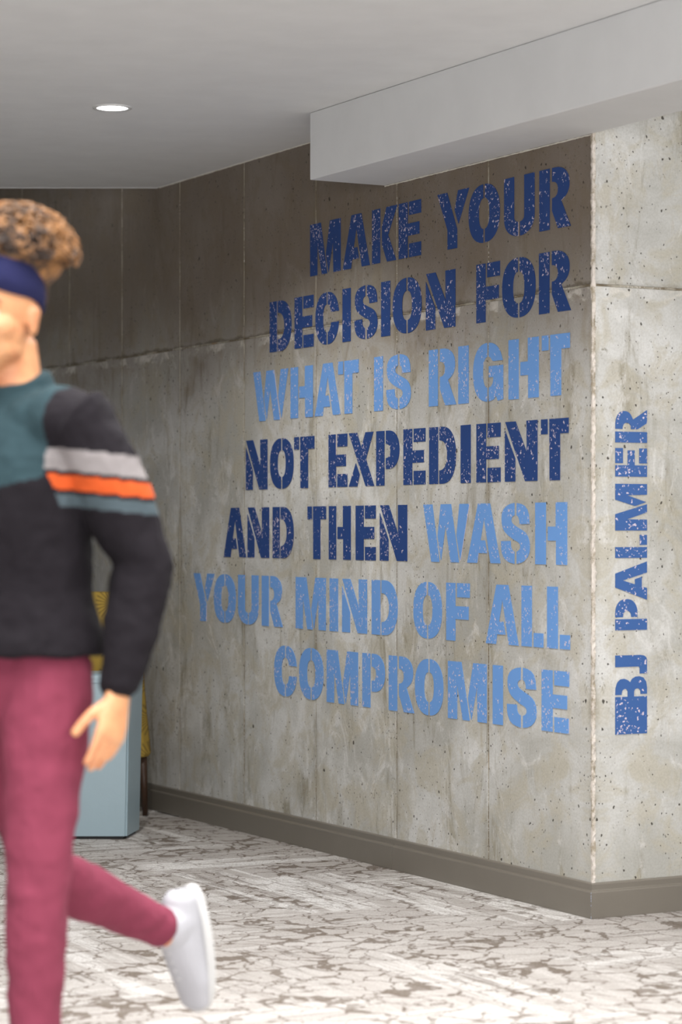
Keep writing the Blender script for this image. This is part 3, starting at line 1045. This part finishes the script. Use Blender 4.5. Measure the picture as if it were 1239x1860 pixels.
def skin_mat():
    m, nt, bs = new_mat('skin')
    h = N(nt)
    tc = h.n('ShaderNodeTexCoord').outputs['Object']
    c = h.mix(h.ramp(h.noise(tc, 18, 3), 0.35, 0.7), srgb(214, 156, 112), srgb(196, 130, 92))
    lip = h.n('ShaderNodeAttribute', attribute_name='lip').outputs['Fac']
    c = h.mix(lip, c, srgb(172, 92, 80))
    nt.links.new(c, bs.inputs['Base Color'])
    bs.inputs['Roughness'].default_value = 0.5
    bs.inputs['Subsurface Weight'].default_value = 0.12
    bs.inputs['Subsurface Radius'].default_value = (0.01, 0.004, 0.002)
    b = h.n('ShaderNodeBump', {'Height': h.noise(tc, 260, 2), 'Strength': 0.1, 'Distance': 0.002})
    nt.links.new(b.outputs[0], bs.inputs['Normal'])
    return m


M_SKIN = skin_mat()
M_DARKF = fabric('dark_plum_fabric', srgb(27, 23, 28))
M_TEAL = fabric('teal_fabric', srgb(46, 66, 72))
M_WSTR = fabric('pale_grey_stripe', srgb(138, 132, 132))
M_OSTR = fabric('orange_stripe', srgb(206, 88, 40))
M_GSTR = fabric('slate_stripe', srgb(76, 88, 94))
M_PINK = fabric('rose_pink_cotton', srgb(132, 58, 78))
M_BAND = fabric('navy_headband', srgb(42, 44, 84))
M_HAIR = plain('brown_hair', srgb(104, 68, 36), 0.55)
_nt = M_HAIR.node_tree; _h = N(_nt)
_g = _h.n('ShaderNodeTexCoord').outputs['Object']
_nt.links.new(_h.mix(_h.ramp(_h.noise(_g, 16, 4, 0.7), 0.42, 0.6), srgb(48, 32, 22), srgb(158, 110, 62)), _nt.nodes['Principled BSDF'].inputs['Base Color'])
M_BROW = plain('dark_brow', srgb(48, 30, 20), 0.7)
M_EYE = plain('eye_white', srgb(232, 228, 222), 0.2)
M_IRIS = plain('iris', srgb(50, 32, 20), 0.15)
M_SHOE = plain('pale_shoe', srgb(176, 176, 182), 0.6)
M_SOLE = plain('white_sole', srgb(200, 200, 200), 0.5)

HC = Q(0.0, 0.045, 1.612)                     # centre of the head
sL, eL, wL = Q(.172, -.01, 1.405), Q(.25, -.10, 1.13), Q(.25, -.03, .885)
sR, eR, wR = Q(-.172, -.01, 1.405), Q(-.235, .06, 1.135), Q(-.20, .27, 1.00)
hL, kL, aL = Q(.092, .0, .92), Q(.118, .055, .50), Q(.095, .045, .085)
hR, kR, aR = Q(-.088, .0, .92), Q(-.054, -.147, .50), Q(-.05, -.53, .33)

person = empty('person', (PC.x, PC.y, 0))
tag(person, 'person walking left in navy headband, dark striped jacket, rose pink trousers', 'person')

# face axes: turned with the body
HF = Vector((-0.42, -0.9075, 0)).normalized()
HL = Vector((-HF.y, HF.x, 0))


def Hd(l, f, z):
    return HC + HL * l + HF * f + UP * z


bm = bmesh.new()
# torso, neck
tube(bm, [(Q(0, 0, .86), .11, .075), (Q(0, 0, .95), .125, .085), (Q(0, 0, 1.08), .125, .088), (Q(0, .005, 1.22), .15, .105), (Q(0, 0, 1.34), .165, .10), (Q(0, -.01, 1.42), .13, .075), (Q(0, -.005, 1.46), .065, .06),
          (Q(0, .005, 1.50), .056, .058), (Q(0, .015, 1.56), .054, .058)], 24)
for s, e, w in ((sL, eL, wL), (sR, eR, wR)):
    tube(bm, [(s.lerp(Q(0, 0, 1.40), .35), .055, .055), (s, .055, .055), (s.lerp(e, .5), .045, .045), (e, .037, .037), (e.lerp(w, .35), .037, .034), (w, .027, .021)], 16)
for h_, k_, a_ in ((hL, kL, aL), (hR, kR, aR)):
    tube(bm, [(h_ + UP * .01, .072, .072), (h_.lerp(k_, .3), .07, .07), (h_.lerp(k_, .75), .058, .058), (k_, .05, .052), (k_.lerp(a_, .3), .052, .054), (k_.lerp(a_, .7), .038, .04), (a_, .032, .035)], 18)
# feet inside the shoes
tube(bm, [(aL - UP * .012, .030, .032), (aL + FW * .06 - UP * .045, .030, .022), (aL + FW * .13 - UP * .06, .028, .014)], 12)
tdir = (FW * -.12 - UP).normalized()
tube(bm, [(aR - FW * .012, .030, .032), (aR + tdir * .06 - FW * .045, .030, .022), (aR + tdir * .13 - FW * .06, .028, .014)], 12)
# skull, jaw, cheeks, nose, brow, lids, lips, ears
HX = (HL, HF, UP)
blob(bm, Hd(0, -.012, .028), .074, .096, .090, HX)
blob(bm, Hd(0, .018, -.030), .064, .070, .066, HX)
blob(bm, Hd(0, .030, -.066), .045, .052, .044, HX)
blob(bm, Hd(0, .058, -.088), .024, .026, .020, HX)
for s in (-1, 1):
    blob(bm, Hd(.036 * s, .044, -.024), .030, .034, .030, HX, 2)
    blob(bm, Hd(.040 * s, .016, -.060), .020, .044, .030, HX, 2)
    blob(bm, Hd(.028 * s, .067, .024), .023, .015, .010, HX, 2)          # brow ridge
    blob(bm, Hd(.031 * s, .068, .0125), .017, .0115, .0055, HX, 2)       # upper lid
    blob(bm, Hd(.031 * s, .066, -.0065), .016, .0105, .0050, HX, 2)      # lower lid
    blob(bm, Hd(.076 * s, -.012, -.010), .007, .017, .030, (HL, (HF - UP * .2).normalized(), UP), 2)   # ear
    blob(bm, Hd(.079 * s, -.017, .006), .006, .015, .014, HX, 2)
    blob(bm, Hd(.010 * s, .090, -.034), .008, .010, .007, HX, 2)         # nostril wing
tube(bm, [(Hd(0, .076, .018), .007, .009), (Hd(0, .088, -.010), .008, .010), (Hd(0, .099, -.029), .010, .010)], 10, up=HL)
blob(bm, Hd(0, .078, -.0595), .023, .011, .0062, HX, 2)
blob(bm, Hd(0, .077, -.0695), .019, .011, .0065, HX, 2)


def hand(bm, w, e, side, curl):
    """palm, four unequal bent fingers and a thumb; side=+1 left hand"""
    d = (w - e).normalized()
    palm_n = (-LF * side)                      # palm faces the thigh
    palm_n = (palm_n - d * palm_n.dot(d)).normalized()
    fwd = d.cross(palm_n).normalized()
    if fwd.dot(FW) < 0: fwd = -fwd             # thumb side points forward
    tube(bm, [(w - d * .02, .021, .026), (w + d * .02, .018, .032), (w + d * .06, .016, .040), (w + d * .088, .013, .040)], 16, up=palm_n)
    for i, (off, ln, r) in enumerate(((.031, .070, .0088), (.0105, .078, .0092), (-.0105, .072, .0088), (-.030, .058, .0078))):
        p = w + d * (.080 if i < 3 else .074) + fwd * off
        pts = [(p, r * 1.1, r * 1.1)]
        ang = 0.05 + .04 * i
        for k, fr in enumerate((.42, .32, .26)):
            ang += curl * (0.8 + .12 * i) * (1.0 if k else .7)
            dd = d * math.cos(ang) + palm_n * math.sin(ang) + fwd * (off * 1.2)
            p = p + dd.normalized() * ln * fr
            pts.append((p, r * (1 - .1 * k), r * (1 - .1 * k)))
        tube(bm, pts, 10, up=palm_n)
    p = w + d * .028 + fwd * .022 + palm_n * .006
    pts = [(p, .0125, .0125)]
    for k, (ln, a1, a2) in enumerate(((.036, .80, .25), (.028, .45, .35), (.022, .25, .45))):
        p = p + (d * math.cos(a1) + fwd * math.sin(a1) + palm_n * a2).normalized() * ln
        pts.append((p, .0112 - .001 * k, .0112 - .001 * k))
    tube(bm, pts, 10, up=palm_n)


hand(bm, wL, eL, 1, 0.17)
hand(bm, wR, eR, -1, 0.42)
body = fuse('body', bm, M_SKIN, person, 0.0042, 3)
la = body.data.attributes.new('lip', 'FLOAT', 'POINT')
for v in body.data.vertices:
    c = v.co - HC
    l, f, z = c.dot(HL), c.dot(HF), c.z
    la.data[v.index].value = max(0.0, min(1.0, 2.0 * (1.35 - math.hypot(l / .023, (z + .0645) / .0105)))) if f > .065 else 0.0


def pobj(name, bm, mats, parent=None, smooth=True):
    o = link_mesh(name, bm, mats, None, smooth)
    par = parent or person
    o.parent = par
    if par is person:
        o.matrix_parent_inverse = Matrix.Translation(-person.location)
    return o


for s in (-1, 1):
    bm = bmesh.new()
    blob(bm, Hd(.031 * s, .0655, .003), .0135, .0118, .0115, HX, 3)
    eye = pobj('eye', bm, M_EYE)
    bm = bmesh.new()
    blob(bm, Hd(.0305 * s, .0735, .003), .0058, .0048, .0058, HX, 3)
    pobj('iris', bm, M_IRIS, eye)
    bm = bmesh.new()
    tube(bm, [(Hd(.014 * s, .083, .0265), .003, .0035), (Hd(.032 * s, .082, .029), .003, .004), (Hd(.050 * s, .069, .025), .002, .003)], 8, up=HL)
    pobj('eyebrow', bm, M_BROW)

# headband
bm = bmesh.new()
nb = 64
rows = []
for i in range(nb):
    a = 2 * math.pi * i / nb
    c, s = math.cos(a), math.sin(a)
    cen = Hd(.0, -.012, .060)
    ring = []
    for (rr, zz) in ((1.0, -.030), (1.07, -.028), (1.11, 0.0), (1.07, .034), (1.0, .038)):
        tilt = .022 * c                                 # higher at the brow, lower at the nape
        ring.append(bm.verts.new(cen + HF * (.094 * rr * c) + HL * (.074 * rr * s) + UP * (zz + tilt + .002 * math.sin(5 * a))))
    rows.append(ring)
for i in range(nb):
    a_, b_ = rows[i], rows[(i + 1) % nb]
    for j in range(4):
        bm.faces.new([a_[j], b_[j], b_[j + 1], a_[j + 1]])
bmesh.ops.recalc_face_normals(bm, faces=bm.faces)
pobj('headband', bm, M_BAND)

# curly hair rising above the band and falling back
rh = random.Random(11)
bm = bmesh.new()
blob(bm, Hd(.012, -.05, .128), .088, .108, .076)
blob(bm, Hd(0, -.075, .06), .066, .055, .07)
for i in range(480):
    th, ph = rh.uniform(0, 2 * math.pi), rh.uniform(-.1, 1.4)
    c = Hd(.012, -.055, .122) + HL * (.098 * math.cos(th) * math.cos(ph)) + HF * (.120 * math.sin(th) * math.cos(ph)) + UP * (.090 * math.sin(ph))
    ax = (c - Hd(0, -.04, .10)).normalized()
    t1 = ax.cross(Vector((rh.uniform(-1, 1), rh.uniform(-1, 1), rh.uniform(-1, 1)))).normalized()
    t2 = ax.cross(t1)
    r0 = rh.uniform(.008, .014)
    pts = []
    for k in range(17):
        aa = k * .55
        pts.append((c + t1 * r0 * math.cos(aa) + t2 * r0 * math.sin(aa) + ax * (k * .0018 - .008), .0031 - .0001 * k, .0031 - .0001 * k))
    tube(bm, pts, 5)
hair = pobj('hair', bm, M_HAIR)

# jacket: torso and sleeves
bm = bmesh.new()
tube(bm, [(Q(0, 0, .955), .200, .152), (Q(0, 0, .985), .198, .150), (Q(0, 0, 1.08), .175, .13), (Q(0, .008, 1.22), .178, .132), (Q(0, .002, 1.33), .185, .122), (Q(0, -.008, 1.40), .165, .098), (Q(0, -.012, 1.445), .115, .080), (Q(0, -.006, 1.475), .076, .074), (Q(0, 0, 1.495), .070, .072)], 28, flat=True)
for s, e, w in ((sL, eL, wL), (sR, eR, wR)):
    ds = (w - e).normalized()
    blob(bm, s.lerp(Q(0, 0, 1.39), .25), .085, .085, .078)
    blob(bm, s.lerp(Q(0, 0, 1.40), .6), .09, .085, .07)
    tube(bm, [(s.lerp(Q(0, 0, 1.38), .5), .07, .07), (s - UP * .005, .077, .077), (s.lerp(e, .3), .075, .075), (s.lerp(e, .8), .066, .066), (e, .063, .063), (e.lerp(w, .5), .057, .055), (w - ds * .03, .042, .040), (w - ds * .008, .040, .037)], 20)
jk = fuse('jacket', bm, [M_DARKF, M_TEAL, M_WSTR, M_OSTR, M_GSTR], person, 0.004, 5, 0.016, 0.07)
for p in jk.data.polygons:
    c = p.center
    done = False
    for s, e, w in ((sL, eL, wL), (sR, eR, wR)):
        ax = (e - s)
        t = (c - s).dot(ax) / ax.length_squared
        rad = ((c - s) - ax * t).length
        side = (c - PC).dot(LF) * (1 if s is sL else -1)
        if rad < .11 and side > .15 and 0.0 < t < 1.05:
            zz = c.z + .10 * (c.x - s.x)
            if 1.308 < zz < 1.350: p.material_index = 2
            elif 1.272 < zz < 1.300: p.material_index = 3
            elif 1.240 < zz < 1.264: p.material_index = 4
            done = True
    if not done:
        l = abs((c - PC).dot(LF)); f = (c - PC).dot(FW)
        if c.z > 1.30 - .25 * (0.16 - l) and l < .15:
            p.material_index = 1

# trousers
bm = bmesh.new()
tube(bm, [(Q(0, 0, .84), .14, .10), (Q(0, 0, .90), .155, .11), (Q(0, 0, 1.02), .15, .108)], 24)
for h_, k_, a_ in ((hL, kL, aL), (hR, kR, aR)):
    d_ = (a_ - k_).normalized()
    tube(bm, [(h_ + UP * .02, .088, .092), (h_.lerp(k_, .25), .086, .090), (h_.lerp(k_, .7), .068, .07), (k_, .060, .062), (k_.lerp(a_, .3), .058, .060), (k_.lerp(a_, .7), .046, .048), (a_ - d_ * .035, .042, .044)], 20)
fuse('trousers', bm, M_PINK, person, 0.006, 3, 0.013, 0.06)


def shoe(a, fw, up, side_v):
    """sneaker with the ankle at a, toes along fw"""
    bm = bmesh.new()
    base = a - up * .085
    def S(x, y, z): return base + fw * x + side_v * y + up * z
    tube(bm, [(S(-.065, 0, .047), .036, .042), (S(-.02, 0, .052), .042, .050), (S(.03, 0, .052), .044, .050), (S(.07, 0, .044), .045, .042), (S(.12, .002, .034), .046, .030), (S(.175, .002, .026), .036, .020)], 18, up=side_v)
    tube(bm, [(S(-.012, 0, .05), .044, .052), (S(-.006, 0, .095), .042, .050)], 16, up=side_v)
    u = fuse('shoe', bm, M_SHOE, person, 0.0045, 3)
    bm = bmesh.new()
    out = []
    for i in range(32):
        an = 2 * math.pi * i / 32
        out.append((.055 + .142 * math.cos(an), (.046 + .004 * math.cos(an)) * math.copysign(abs(math.sin(an)) ** .8, math.sin(an))))
    lo = [bm.verts.new(S(x, y, 0.0)) for x, y in out]
    hi = [bm.verts.new(S(x * .99, y, .024)) for x, y in out]
    bm.faces.new(lo[::-1]); bm.faces.new(hi)
    for i in range(32):
        bm.faces.new([lo[i], lo[(i + 1) % 32], hi[(i + 1) % 32], hi[i]])
    bmesh.ops.recalc_face_normals(bm, faces=bm.faces)
    pobj('sole', bm, M_SOLE, u, False)
    for k in range(5):
        bm = bmesh.new()
        x = .02 + .021 * k
        zt = .104 - .0088 * k
        tube(bm, [(S(x, -.024, zt - .012), .0022, .0022), (S(x + .004, 0, zt + .004), .0022, .0022), (S(x, .024, zt - .012), .0022, .0022)], 6)
        pobj('lace', bm, M_SOLE, u)


shoe(aL, FW, UP, LF)
shR_f = tdir
shR_u = (-FW * 1.0 + UP * .12); shR_u = -(shR_u - shR_f * shR_u.dot(shR_f)).normalized()
shoe(aR + shR_u * .0, shR_f, shR_u, shR_f.cross(shR_u) * -1)
